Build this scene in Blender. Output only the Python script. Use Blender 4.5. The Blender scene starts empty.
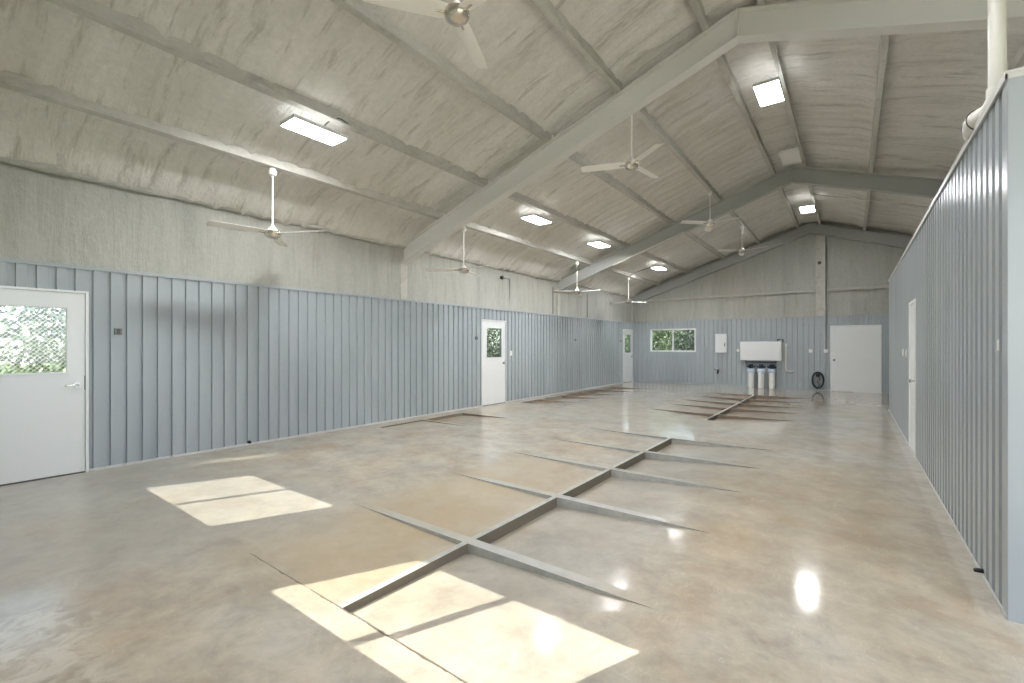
import bpy, bmesh, math, random
from mathutils import Vector, Matrix, noise

# ------------------------------------------------------------------ camera, sky, sun, exposure
C = bpy.context.scene.collection
sc = bpy.context.scene
PI = math.pi
cam_d = bpy.data.cameras.new('camera')
cam = bpy.data.objects.new('camera', cam_d)
C.objects.link(cam)
cam.location = (0, 0, 1.45)
cam.rotation_euler = (PI / 2, 0, math.atan(340 / 455))
cam_d.sensor_width = 36
cam_d.lens = 36 * 455 / 1024
cam_d.shift_y = 3.5 / 1024
cam_d.clip_start = 0.03
cam_d.clip_end = 300
sc.camera = cam

w = bpy.data.worlds.new('sky')
sc.world = w
w.use_nodes = True
wn = w.node_tree
sky = wn.nodes.new('ShaderNodeTexSky')
sky.sky_type = 'HOSEK_WILKIE'
sky.sun_direction = (-0.31, -0.72, 0.62)
sky.turbidity = 5.0
sky.ground_albedo = 0.35
hazy = wn.nodes.new('ShaderNodeMix')
hazy.data_type = 'RGBA'
hazy.inputs[0].default_value = 0.3
hazy.inputs[7].default_value = (0.30, 0.30, 0.29, 1)
wn.links.new(sky.outputs[0], hazy.inputs[6])
wn.links.new(hazy.outputs[2], wn.nodes['Background'].inputs[0])
wn.nodes['Background'].inputs[1].default_value = 6.6

sun_d = bpy.data.lights.new('sun', 'SUN')
sun = bpy.data.objects.new('sun', sun_d)
C.objects.link(sun)
sun_d.energy = 5.2
sun_d.angle = 0.003
sun_d.color = (1.0, 0.95, 0.86)
sun.rotation_euler = Vector((0.40, 0.917, -0.80)).to_track_quat('-Z', 'Y').to_euler()

sc.view_settings.view_transform = 'Standard'
sc.view_settings.look = 'None'
sc.view_settings.gamma = 1.0
sc.view_settings.use_curve_mapping = False
sc.view_settings.exposure = 1.27
sc.cycles.use_denoising = True
sc.cycles.max_bounces = 10
sc.cycles.diffuse_bounces = 7
sc.cycles.sample_clamp_indirect = 6.0
LAMP = 62.0          # radiance of the lit lamp diffusers

random.seed(7)

# ------------------------------------------------------------------ materials
def mat(name, col, rough=0.6, metal=0.0, spec=0.5, coat=0.0, coat_rough=0.1):
    m = bpy.data.materials.new(name)
    m.use_nodes = True
    b = m.node_tree.nodes['Principled BSDF']
    b.inputs['Base Color'].default_value = (*col, 1)
    b.inputs['Roughness'].default_value = rough
    b.inputs['Metallic'].default_value = metal
    b.inputs['Specular IOR Level'].default_value = spec
    b.inputs['Coat Weight'].default_value = coat
    b.inputs['Coat Roughness'].default_value = coat_rough
    return m

class NT:
    def __init__(s, m):
        s.t = m.node_tree
        s.b = s.t.nodes['Principled BSDF']
    def n(s, kind, **kw):
        x = s.t.nodes.new(kind)
        for k, v in kw.items():
            setattr(x, k, v)
        return x
    def l(s, a, b):
        s.t.links.new(a, b)
    def coord(s, scale=(1, 1, 1), loc=(0, 0, 0)):
        c = s.n('ShaderNodeTexCoord')
        mp = s.n('ShaderNodeMapping')
        mp.inputs['Scale'].default_value = scale
        mp.inputs['Location'].default_value = loc
        s.l(c.outputs['Object'], mp.inputs[0])
        return mp.outputs[0]
    def noise(s, vec, scale, detail=4, rough=0.55, dist=0.0):
        x = s.n('ShaderNodeTexNoise')
        x.inputs['Scale'].default_value = scale
        x.inputs['Detail'].default_value = detail
        x.inputs['Roughness'].default_value = rough
        x.inputs['Distortion'].default_value = dist
        s.l(vec, x.inputs['Vector'])
        return x.outputs[0]
    def ramp(s, fac, stops):
        x = s.n('ShaderNodeValToRGB')
        e = x.color_ramp.elements
        while len(e) < len(stops):
            e.new(0.5)
        for el, (p, c) in zip(e, stops):
            el.position = p
            el.color = (*c, 1) if len(c) == 3 else c
        s.l(fac, x.inputs[0])
        return x.outputs[0]
    def mix(s, fac, a, b, mode='MIX'):
        x = s.n('ShaderNodeMix', data_type='RGBA', blend_type=mode)
        for sock, v in ((x.inputs[0], fac), (x.inputs[6], a), (x.inputs[7], b)):
            if isinstance(v, (int, float)):
                sock.default_value = v
            elif isinstance(v, tuple):
                sock.default_value = (*v, 1)
            else:
                s.l(v, sock)
        return x.outputs[2]
    def math(s, op, a, b=0.0, c=None):
        x = s.n('ShaderNodeMath', operation=op)
        for sock, v in zip(x.inputs, (a, b, c if c is not None else 0.0)):
            if isinstance(v, (int, float)):
                sock.default_value = v
            else:
                s.l(v, sock)
        return x.outputs[0]
    def bump(s, h, strength=0.3, dist=0.02):
        x = s.n('ShaderNodeBump')
        x.inputs['Strength'].default_value = strength
        x.inputs['Distance'].default_value = dist
        s.l(h, x.inputs['Height'])
        s.l(x.outputs[0], s.b.inputs['Normal'])

def g3(v):
    return (v, v, v)

def make_floor_mat():
    m = mat('stained_concrete', (0.4, 0.33, 0.25), 0.45, spec=0.3, coat=0.6, coat_rough=0.12)
    t = NT(m)
    v = t.coord()
    n1 = t.noise(v, 0.55, 5, 0.6, 0.6)
    n2 = t.noise(t.coord(loc=(7, 3, 1)), 1.3, 6, 0.65, 0.3)
    n3 = t.noise(t.coord(loc=(1, 9, 4)), 6.0, 6, 0.7, 0.5)
    base = t.ramp(n1, [(0.30, (0.43, 0.39, 0.33)), (0.50, (0.43, 0.375, 0.30)), (0.70, (0.42, 0.345, 0.26))])
    br = t.ramp(n2, [(0.50, g3(0)), (0.72, g3(1))])
    c1 = t.mix(t.math('MULTIPLY', br, 0.7), base, (0.36, 0.245, 0.14))
    gr = t.ramp(n2, [(0.28, g3(1)), (0.48, g3(0))])
    c2 = t.mix(t.math('MULTIPLY', gr, 0.55), c1, (0.45, 0.43, 0.385))
    fine = t.ramp(n3, [(0.32, g3(0.86)), (0.50, g3(1.0)), (0.68, g3(1.08))])
    n4 = t.noise(t.coord(loc=(4, 8, 2)), 2.6, 7, 0.72, 0.3)
    c2 = t.mix(1.0, c2, t.ramp(n4, [(0.36, g3(0.80)), (0.50, g3(1.0)), (0.64, g3(1.14))]), 'MULTIPLY')
    n5 = t.noise(t.coord(scale=(1, 2.2, 1), loc=(9, 1, 6)), 9.0, 5, 0.75, 0.6)
    c2 = t.mix(t.ramp(n5, [(0.60, g3(0)), (0.72, g3(0.35))]), c2, (0.60, 0.57, 0.50))
    c3 = t.mix(1.0, c2, fine, 'MULTIPLY')
    # warm stain inside the panels left of the drain
    sep = t.n('ShaderNodeSeparateXYZ')
    co = t.n('ShaderNodeTexCoord')
    t.l(co.outputs['Object'], sep.inputs[0])
    X, Y = sep.outputs[0], sep.outputs[1]
    def band(val, a, b, soft):
        lo = t.n('ShaderNodeMapRange', interpolation_type='SMOOTHSTEP')
        t.l(val, lo.inputs[0])
        lo.inputs[1].default_value = a - soft
        lo.inputs[2].default_value = a + soft
        hi = t.n('ShaderNodeMapRange', interpolation_type='SMOOTHSTEP')
        t.l(val, hi.inputs[0])
        hi.inputs[1].default_value = b - soft
        hi.inputs[2].default_value = b + soft
        return t.math('SUBTRACT', lo.outputs[0], hi.outputs[0])
    warm = t.math('MULTIPLY', band(X, -3.6, -2.3, 0.25), band(Y, 1.4, 4.9, 0.3))
    warm2 = t.math('MULTIPLY', band(X, -6.9, -6.0, 0.35), band(Y, 5.0, 15.5, 0.6))
    warm3 = t.math('MULTIPLY', band(X, -1.0, 0.4, 0.4), band(Y, 3.2, 6.5, 0.9))
    wsum = t.math('ADD', t.math('MULTIPLY', warm, 0.75), t.math('ADD', t.math('MULTIPLY', warm2, 0.55), t.math('MULTIPLY', warm3, 0.4)))
    wf = t.math('MULTIPLY', wsum, t.ramp(n2, [(0.25, g3(0.55)), (0.6, g3(1))]))
    c4 = t.mix(wf, c3, (0.42, 0.325, 0.205))
    # greyer unstained concrete: foreground on the left and right of the drain
    grey = t.math('ADD', t.math('MULTIPLY', band(X, -9, -3.6, 0.8), band(Y, -1, 2.6, 0.8)),
                  t.math('MULTIPLY', band(X, -2.2, -1.2, 0.5), band(Y, 1.6, 7.0, 0.6)))
    c5 = t.mix(t.math('MULTIPLY', grey, 0.5), c4, (0.28, 0.265, 0.24))
    strip = t.math('MULTIPLY', band(X, 0.55, 2.0, 0.02), band(Y, 3.45, 13.2, 0.05))
    c6 = t.mix(t.math('MULTIPLY', strip, t.ramp(n3, [(0.35, g3(0.2)), (0.6, g3(0.7))])), c5, (0.55, 0.51, 0.44))
    ribs = None
    for ya, yb in ((2.47, 2.56), (3.73, 3.82), (4.94, 5.03), (6.02, 6.11), (7.16, 7.22)):
        q = band(Y, ya, yb, 0.006)
        ribs = q if ribs is None else t.math('ADD', ribs, q)
    ribs = t.math('MULTIPLY', ribs, t.math('MULTIPLY', band(X, -3.35, -1.25, 0.30), t.ramp(n3, [(0.3, g3(0.55)), (0.6, g3(1))])))
    c6 = t.mix(t.math('MULTIPLY', ribs, 0.8), c6, (0.43, 0.435, 0.42))
    # hairline crack across the slab and worn pale scratches
    wob = t.noise(t.coord(scale=(1, 0, 0)), 6.0, 5, 0.7)
    yy = t.math('ADD', Y, t.math('MULTIPLY', t.math('SUBTRACT', wob, 0.5), 0.05))
    cr = t.math('MULTIPLY', band(yy, 1.442, 1.456, 0.002), band(X, -3.35, -0.6, 0.02))
    c7 = t.mix(cr, c6, (0.15, 0.12, 0.09))
    sv = t.noise(t.coord(scale=(7, 1.2, 1), loc=(3, 0, 0)), 1.6, 4, 0.6, 1.5)
    sl = t.ramp(sv, [(0.485, g3(0)), (0.5, g3(1)), (0.515, g3(0))])
    sm = t.math('MULTIPLY', sl, t.math('MULTIPLY', band(X, -1.1, 0.7, 0.3), t.ramp(n3, [(0.5, g3(0)), (0.62, g3(0.5))])))
    c8 = t.mix(sm, c7, (0.62, 0.56, 0.47))
    # pale blot painting the nearest door window's reflection at the left front
    blot = t.math('MULTIPLY', t.math('MULTIPLY', band(X, -3.6, -2.2, 0.12), band(Y, 0.15, 0.55, 0.08)), t.ramp(n3, [(0.42, g3(0)), (0.55, g3(1))]))
    c9 = t.mix(t.math('MULTIPLY', blot, 0.5), c8, (0.62, 0.58, 0.50))
    t.l(c9, t.b.inputs['Base Color'])
    rg = t.ramp(n2, [(0.3, g3(0.06)), (0.7, g3(0.17))])
    t.l(rg, t.b.inputs['Coat Roughness'])
    dusty = t.math('MULTIPLY', band(X, -2.4, -0.55, 0.15), band(Y, 1.0, 4.6, 0.2))
    t.l(t.math('MULTIPLY', t.ramp(n1, [(0.35, g3(0.9)), (0.7, g3(0.5))]), t.math('SUBTRACT', 1.0, t.math('MULTIPLY', dusty, 0.82))), t.b.inputs['Coat Weight'])
    far = t.n('ShaderNodeMapRange', interpolation_type='SMOOTHSTEP')
    t.l(Y, far.inputs[0])
    far.inputs[1].default_value = 4.0
    far.inputs[2].default_value = 8.0
    polished = far.outputs[0]
    wsock = t.b.inputs['Coat Weight'].links[0].from_socket
    t.l(t.math('MAXIMUM', wsock, polished), t.b.inputs['Coat Weight'])
    rsock = t.b.inputs['Coat Roughness'].links[0].from_socket
    rgb2 = t.n('ShaderNodeRGBToBW')
    t.l(rsock, rgb2.inputs[0])
    t.l(t.math('MULTIPLY', rgb2.outputs[0], t.math('SUBTRACT', 1.0, t.math('MULTIPLY', polished, 0.3))), t.b.inputs['Coat Roughness'])
    t.l(t.math('ADD', 1.5, t.math('MULTIPLY', polished, 0.25)), t.b.inputs['Coat IOR'])
    hb = t.noise(t.coord(loc=(2, 2, 2)), 2.2, 5, 0.6)
    hf = t.noise(t.coord(scale=(1, 1.4, 1), loc=(3, 5, 2)), 22.0, 3, 0.6)
    t.bump(t.math('ADD', hb, t.math('MULTIPLY', hf, 0.06)), 0.20, 0.010)
    return m

def make_bare_mat():
    m = mat('formed_concrete', (0.42, 0.40, 0.35), 0.6, coat=0.2)
    t = NT(m)
    n = t.noise(t.coord(), 9, 6, 0.7)
    t.l(t.ramp(n, [(0.3, (0.34, 0.335, 0.31)), (0.7, (0.48, 0.475, 0.445))]), t.b.inputs['Base Color'])
    t.bump(n, 0.3, 0.004)
    return m

def make_foam_mat(name, scale, a, b, brown=0.2):
    m = mat(name, a, 0.85, spec=0.2)
    t = NT(m)
    n = t.noise(t.coord(scale=scale), 1.0, 6, 0.65, 0.4)
    n2 = t.noise(t.coord(), 14.0, 6, 0.7)
    n3 = t.noise(t.coord(loc=(5, 5, 5)), 0.35, 3, 0.5)
    c = t.ramp(n, [(0.3, a), (0.7, b)])
    c = t.mix(1.0, c, t.ramp(n2, [(0.3, g3(0.9)), (0.7, g3(1.05))]), 'MULTIPLY')
    ns = t.noise(t.coord(scale=tuple(q * 2.6 for q in scale), loc=(2, 4, 6)), 1.0, 5, 0.7, 0.3)
    c = t.mix(t.ramp(ns, [(0.30, g3(0.62)), (0.46, g3(0))]), c, (0.30, 0.285, 0.24))
    c = t.mix(t.ramp(n3, [(0.35, g3(0)), (0.65, g3(brown * 2))]), c, (0.54, 0.47, 0.39))
    t.l(c, t.b.inputs['Base Color'])
    t.bump(t.math('ADD', n, t.math('MULTIPLY', n2, 0.35)), 0.9, 0.04)
    return m

def make_liner_mat(name, a, b):
    m = mat(name, a, 0.32, metal=0.0, spec=0.5, coat=0.25, coat_rough=0.2)
    t = NT(m)
    n = t.noise(t.coord(scale=(1, 1, 0.25)), 1.4, 3, 0.5)
    t.l(t.ramp(n, [(0.35, a), (0.65, b)]), t.b.inputs['Base Color'])
    n2 = t.noise(t.coord(scale=(1, 1, 0.4)), 3.0, 2, 0.5)
    t.bump(n2, 0.12, 0.02)
    return m

M = {}
M['floor'] = make_floor_mat()
M['bare'] = make_bare_mat()
M['ledge_shade'] = mat('shade_toned_concrete', (0.17, 0.145, 0.11), 0.75)  # shade on the ledge step faces, put into a darker concrete colour
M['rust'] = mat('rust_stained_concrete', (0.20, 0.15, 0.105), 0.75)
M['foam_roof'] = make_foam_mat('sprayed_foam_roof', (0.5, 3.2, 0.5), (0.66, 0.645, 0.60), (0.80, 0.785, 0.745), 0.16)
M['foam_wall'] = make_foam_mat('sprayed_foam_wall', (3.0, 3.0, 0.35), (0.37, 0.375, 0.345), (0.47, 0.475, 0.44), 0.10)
M['liner'] = make_liner_mat('grey_ribbed_metal', (0.35, 0.385, 0.41), (0.40, 0.435, 0.46))
M['steel'] = mat('primed_steel', (0.72, 0.71, 0.67), 0.5)
M['purlin'] = make_foam_mat('oversprayed_steel', (2, 0.8, 2), (0.46, 0.455, 0.41), (0.58, 0.575, 0.53), 0.1)
M['trim'] = mat('pale_trim', (0.58, 0.58, 0.56), 0.4)
M['apron'] = mat('bounce_apron_concrete', (0.60, 0.59, 0.56), 0.8)
M['white'] = mat('white_paint', (0.78, 0.79, 0.79), 0.4)
M['white2'] = mat('white_plastic', (0.80, 0.78, 0.74), 0.35)
M['fan_white'] = mat('fan_white_enamel', (0.88, 0.85, 0.80), 0.35)
M['primer'] = mat('grey_primer_steel', (0.43, 0.44, 0.42), 0.5)
M['nickel'] = mat('brushed_nickel', (0.72, 0.66, 0.58), 0.22, metal=1.0)
M['chrome'] = mat('satin_chrome', (0.62, 0.62, 0.62), 0.25, metal=1.0)
M['black'] = mat('black_rubber', (0.012, 0.012, 0.014), 0.4)
M['dark'] = mat('dark_grey_metal', (0.09, 0.09, 0.085), 0.5)
M['conduit'] = mat('grey_conduit', (0.20, 0.20, 0.19), 0.5)
M['blue'] = mat('pale_blue_plastic', (0.58, 0.68, 0.80), 0.25)
M['navy'] = mat('navy_plastic', (0.012, 0.02, 0.045), 0.3)
M['canister'] = mat('filter_white', (0.84, 0.84, 0.81), 0.3)
M['pvc'] = mat('white_pvc', (0.72, 0.70, 0.64), 0.4)
M['grass'] = mat('grass', (0.16, 0.22, 0.07), 0.9)
M['bark'] = mat('bark', (0.16, 0.12, 0.08), 0.9)
M['leaf'] = mat('leaf', (0.05, 0.085, 0.025), 0.6)
M['leaf2'] = mat('leaf_pale', (0.42, 0.48, 0.34), 0.6)

def make_glass():
    m = bpy.data.materials.new('window_glass')
    m.use_nodes = True
    nt = m.node_tree
    nt.nodes.clear()
    o = nt.nodes.new('ShaderNodeOutputMaterial')
    mx = nt.nodes.new('ShaderNodeMixShader')
    mx.inputs[0].default_value = 0.07
    tr = nt.nodes.new('ShaderNodeBsdfTransparent')
    tr.inputs[0].default_value = (0.93, 0.96, 0.95, 1)
    gl = nt.nodes.new('ShaderNodeBsdfGlossy')
    gl.inputs['Roughness'].default_value = 0.03
    nt.links.new(tr.outputs[0], mx.inputs[1])
    nt.links.new(gl.outputs[0], mx.inputs[2])
    nt.links.new(mx.outputs[0], o.inputs[0])
    return m
M['glass'] = make_glass()

def make_emit(name, power):
    m = bpy.data.materials.new(name)
    m.use_nodes = True
    b = m.node_tree.nodes['Principled BSDF']
    b.inputs['Base Color'].default_value = (0.9, 0.9, 0.9, 1)
    b.inputs['Emission Color'].default_value = (0.955, 0.98, 1.0, 1)
    b.inputs['Emission Strength'].default_value = power
    return m
M['lit'] = make_emit('lit_diffuser', LAMP)
M['ceiling_glow'] = make_emit('added_ceiling_glow', LAMP * 0.06)

# ------------------------------------------------------------------ mesh builder
class MB:
    def __init__(s):
        s.v, s.f, s.mi = [], [], []
        s.k = 0
    def quad(s, *p):
        i = len(s.v)
        s.v += [tuple(q) for q in p]
        s.f.append(tuple(range(i, i + len(p))))
        s.mi.append(s.k)
    def box(s, x0, x1, y0, y1, z0, z1):
        i = len(s.v)
        s.v += [(x, y, z) for z in (z0, z1) for y in (y0, y1) for x in (x0, x1)]
        for f in ((0, 2, 3, 1), (4, 5, 7, 6), (0, 1, 5, 4), (2, 6, 7, 3), (0, 4, 6, 2), (1, 3, 7, 5)):
            s.f.append(tuple(i + a for a in f))
            s.mi.append(s.k)
        return s
    def tube(s, pts, r, n=12, caps=True):
        pts = [Vector(p) for p in pts]
        rs = r if isinstance(r, (list, tuple)) else [r] * len(pts)
        i0 = len(s.v)
        up = None
        for k, p in enumerate(pts):
            d = (pts[min(k + 1, len(pts) - 1)] - pts[max(k - 1, 0)])
            if d.length < 1e-9:
                d = Vector((0, 0, 1))
            d.normalize()
            if up is None:
                up = Vector((0, 0, 1)) if abs(d.z) < 0.9 else Vector((1, 0, 0))
            a = d.cross(up).normalized()
            b = d.cross(a).normalized()
            for j in range(n):
                an = 2 * PI * j / n
                s.v.append(tuple(p + (a * math.cos(an) + b * math.sin(an)) * rs[k]))
        for k in range(len(pts) - 1):
            for j in range(n):
                a = i0 + k * n + j
                b = i0 + k * n + (j + 1) % n
                s.f.append((a, b, b + n, a + n))
                s.mi.append(s.k)
        if caps:
            s.f.append(tuple(i0 + j for j in range(n))); s.mi.append(s.k)
            s.f.append(tuple(i0 + (len(pts) - 1) * n + j for j in range(n))); s.mi.append(s.k)
        return s
    def lathe(s, prof, c=(0, 0, 0), n=28):
        """prof: (radius, z) pairs round a vertical axis"""
        i0 = len(s.v)
        for r, z in prof:
            for j in range(n):
                a = 2 * PI * j / n
                s.v.append((c[0] + r * math.cos(a), c[1] + r * math.sin(a), c[2] + z))
        for k in range(len(prof) - 1):
            for j in range(n):
                a = i0 + k * n + j
                b = i0 + k * n + (j + 1) % n
                s.f.append((a, b, b + n, a + n))
                s.mi.append(s.k)
        return s
    def prism(s, poly, y0, y1):
        """poly of (x, z) extruded along y; y0/y1"""
        n = len(poly)
        i = len(s.v)
        s.v += [(x, y0, z) for x, z in poly] + [(x, y1, z) for x, z in poly]
        for j in range(n):
            k = (j + 1) % n
            s.f.append((i + j, i + k, i + n + k, i + n + j)); s.mi.append(s.k)
        s.f.append(tuple(range(i, i + n))); s.mi.append(s.k)
        s.f.append(tuple(range(i + 2 * n - 1, i + n - 1, -1))); s.mi.append(s.k)
        return s
    def build(s, name, mats, parent=None, smooth=False, bevel=0.0, fix=True):
        me = bpy.data.meshes.new(name)
        me.from_pydata(s.v, [], s.f)
        for m in (mats if isinstance(mats, list) else [mats]):
            me.materials.append(m)
        me.polygons.foreach_set('material_index', s.mi)
        if fix:
            bm = bmesh.new()
            bm.from_mesh(me)
            bmesh.ops.recalc_face_normals(bm, faces=bm.faces)
            bm.to_mesh(me)
            bm.free()
        if smooth:
            me.polygons.foreach_set('use_smooth', [True] * len(me.polygons))
        me.update()
        o = bpy.data.objects.new(name, me)
        C.objects.link(o)
        if parent:
            o.parent = parent
        if smooth and smooth != 'all':
            md = o.modifiers.new('edges', 'EDGE_SPLIT')
            md.split_angle = math.radians(40)
        if bevel:
            b = o.modifiers.new('bevel', 'BEVEL')
            b.width = bevel
            b.segments = 2
            b.limit_method = 'ANGLE'
        return o

def tag(o, label=None, cat=None, group=None, kind=None):
    if label: o['label'] = label
    if cat: o['category'] = cat
    if group: o['group'] = group
    if kind: o['kind'] = kind
    return o

def empty(name, loc=(0, 0, 0), rz=0):
    o = bpy.data.objects.new(name, None)
    o.empty_display_size = 0.1
    C.objects.link(o)
    o.location = loc
    o.rotation_euler = (0, 0, rz)
    return o

def kids(o):
    return [c for c in bpy.data.objects if c.parent == o]

def copy_tree(o, parent=None):
    c = o.copy()
    C.objects.link(c)
    if parent:
        c.parent = parent
    for ch in kids(o):
        copy_tree(ch, c)
    return c

# ------------------------------------------------------------------ dimensions (metres)
XL, XP, XR = -7.0, 0.66, 4.95          # left liner, partition face, right outer wall
YN, YE = -0.20, 17.5                   # wall behind the camera, end wall
AX = -1.07                             # ridge
def zt(x):                             # underside of the purlins / top of the rafters
    return 5.37 - 0.333 * abs(x - AX)
ZM = 2.33                              # top of the ribbed liner
ZR = 2.88
YC = 3.495                             # near corner of the partition                              # top of the partition wall
FRAMES = (5.88, 11.75)

# ------------------------------------------------------------------ floor with its shallow formed bays
BAYS = [(1.45, 2.47), (2.56, 3.73), (3.82, 4.94), (5.03, 6.02), (6.11, 7.16),
        (9.30, 10.16), (10.23, 11.33), (11.40, 12.39), (12.46, 13.55), (13.62, 14.75)]
def build_floor():
    ys = [YN - 0.2]
    kinds = []
    for i, (a, b) in enumerate(BAYS):
        kinds.append(('flat' if (i == 0 or a - ys[-1] > 0.2) else 'rib', None)); ys.append(a)
        kinds.append(('bay', i)); ys.append(b)
    kinds.append(('flat', None)); ys.append(YE + 0.2)
    xs = [XL - 0.15, -6.67, -5.45, -3.68, -2.30, -2.25, -0.85, XR + 0.1]
    def depth(zone, i, far):
        if zone == 1:
            return 0.0 if i < 3 else (0.018 if i == 3 else 0.055)
        if zone == 3:
            return [0.02, 0.035][far] if i == 0 else (0.040 if i < 5 else 0.065)
        if zone == 5:
            return [0.045, 0.07][far] if i == 0 else (0.09 if i < 5 else 0.08)
    cells = {}
    for r, (k, i) in enumerate(kinds):
        for c in range(len(xs) - 1):
            h = [0, 0, 0, 0]               # (x0y0, x1y0, x1y1, x0y1)
            if k == 'bay' and c in (1, 3, 5):
                dn, df = depth(c, i, 0), depth(c, i, 1)
                if c == 3:
                    h = [0, -dn, -df, 0]
                else:
                    h = [-dn, 0, 0, -df]
            cells[r, c] = h
    b = MB()
    N = 6
    for r in range(len(kinds)):
        for c in range(len(xs) - 1):
            h = cells[r, c]
            x0, x1, y0, y1 = xs[c], xs[c + 1], ys[r], ys[r + 1]
            b.k = 1 if c == 4 and kinds[r][0] == 'bay' else 0
            b.quad((x0, y0, h[0]), (x1, y0, h[1]), (x1, y1, h[2]), (x0, y1, h[3]))
            b.k = 1
            if c + 1 < len(xs) - 1:
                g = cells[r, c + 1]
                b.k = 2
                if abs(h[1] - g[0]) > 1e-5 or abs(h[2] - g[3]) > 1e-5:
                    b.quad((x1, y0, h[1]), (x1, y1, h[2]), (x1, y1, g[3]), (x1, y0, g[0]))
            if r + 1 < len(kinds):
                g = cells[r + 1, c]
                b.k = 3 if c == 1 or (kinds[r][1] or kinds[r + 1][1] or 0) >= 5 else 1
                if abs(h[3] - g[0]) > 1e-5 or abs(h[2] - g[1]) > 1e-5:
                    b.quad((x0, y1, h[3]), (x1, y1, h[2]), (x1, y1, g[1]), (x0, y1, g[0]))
    b.k = 1
    b.quad((xs[0], ys[0], -0.3), (xs[-1], ys[0], -0.3), (xs[-1], ys[-1], -0.3), (xs[0], ys[-1], -0.3))
    for (p, q) in (((xs[0], ys[0]), (xs[-1], ys[0])), ((xs[-1], ys[0]), (xs[-1], ys[-1])), ((xs[-1], ys[-1]), (xs[0], ys[-1])), ((xs[0], ys[-1]), (xs[0], ys[0]))):
        b.quad((*p, 0), (*q, 0), (*q, -0.3), (*p, -0.3))
    o = b.build('floor', [M['floor'], M['bare'], M['ledge_shade'], M['rust']], fix=False)
    # face normals up on the slab
    bm = bmesh.new(); bm.from_mesh(o.data)
    for f in bm.faces:
        if abs(f.normal.z) > 0.5 and f.normal.z < 0 and f.calc_center_median().z > -0.2:
            f.normal_flip()
    bm.to_mesh(o.data); bm.free()
    tag(o, kind='structure')
build_floor()

# ------------------------------------------------------------------ walls
def liner(name, u0, u1, z1, place, openings=(), m=None, phase=0.0, flat_to=None, sgn=1, topfn=None):
    """ribbed metal: place(u, depth, z) -> point; depth > 0 is recessed"""
    P, G, S, D = 0.152, 0.062, 0.005, 0.028
    br = [(u0, 0.0)]
    k = math.floor((u0 - phase) / P) - 1
    while True:
        c = phase + k * P
        if c - G / 2 - S > u1:
            break
        if c - G / 2 - S > u0 and c + G / 2 + S < u1 and not (flat_to and c < flat_to):
            br += [(c - G / 2 - S, 0), (c - G / 2, D), (c + G / 2, D), (c + G / 2 + S, 0)]
        k += 1
    br.append((u1, 0.0))
    def dep(u):
        for (a, da), (b_, db) in zip(br, br[1:]):
            if a <= u <= b_:
                return da if b_ - a < 1e-9 else da + (db - da) * (u - a) / (b_ - a)
        return 0
    us = sorted(set([u for u, _ in br] + [e for o in openings for e in o[:2]]))
    b = MB()
    for a, c in zip(us, us[1:]):
        if c - a < 1e-6:
            continue
        m_ = (a + c) / 2
        cuts = sorted([(o[2], o[3]) for o in openings if o[0] < m_ < o[1]])
        z = 0.0
        spans = []
        for lo, hi in cuts:
            if lo > z:
                spans.append((z, lo))
            z = hi
        if z < z1:
            spans.append((z, z1))
        da, dc = dep(a), dep(c)
        for lo, hi in spans:
            b.quad(place(a, da, lo), place(c, dc, lo), place(c, dc, hi), place(a, da, hi))
    o = b.build(name, m or M['liner'], fix=False)
    tag(o, kind='structure')
    return o

def foam_wall(name, u0, u1, place, top, openings=(), zb=0.0, du=0.08, seams=(), bumps=0.030, outward=0.10, zbump=2.3):
    """full-height wall; above the liner the sprayed foam bulges. place(u, out, z): out > 0 towards the room"""
    us = [u0]
    while us[-1] + du < u1:
        us.append(us[-1] + du)
    us.append(u1)
    for o in openings:
        us += [o[0], o[1]]
    us = sorted(set(round(u, 4) for u in us))
    b = MB()
    idx = {}
    def vert(u, z, side):
        key = (round(u, 4), round(z, 3), side)
        if key not in idx:
            out = 0.0
            if side == 0 and z > zbump:
                out = bumps * (noise.noise(Vector((u * 3.3, z * 0.5, 2.0))) + 0.5 * noise.noise(Vector((u * 8.0, z * 1.3, 7.0))))
                for s_ in seams:
                    d = abs(u - s_)
                    if d < 0.05:
                        out -= 0.045 * (1 - d / 0.05)
            if side == 1:
                out = -outward
            idx[key] = len(b.v)
            b.v.append(tuple(place(u, out, z)))
        return idx[key]
    levels_low = sorted(set([zb, 2.3] + [round(o[2], 3) for o in openings] + [round(o[3], 3) for o in openings]))
    for a, c in zip(us, us[1:]):
        m_ = (a + c) / 2
        ztop = (top(a), top(c))
        zs = [z for z in levels_low if z >= zb] + [2.30 + 0.17 * k for k in range(1, 30)]
        zs = [z for z in sorted(set(zs)) if z < min(ztop) - 0.02]
        rows = [(z, z) for z in zs] + [ztop]
        for (l0, l1), (h0, h1) in zip(rows, rows[1:]):
            zm = (l0 + h0) / 2
            if any(o[0] < m_ < o[1] and o[2] < zm < o[3] for o in openings):
                continue
            for side in (0, 1):
                b.f.append((vert(a, l0, side), vert(c, l1, side), vert(c, h1, side), vert(a, h0, side)))
                b.mi.append(0)
    o = b.build(name, M['foam_wall'], fix=False, smooth='all')
    tag(o, kind='structure')
    return o

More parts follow.
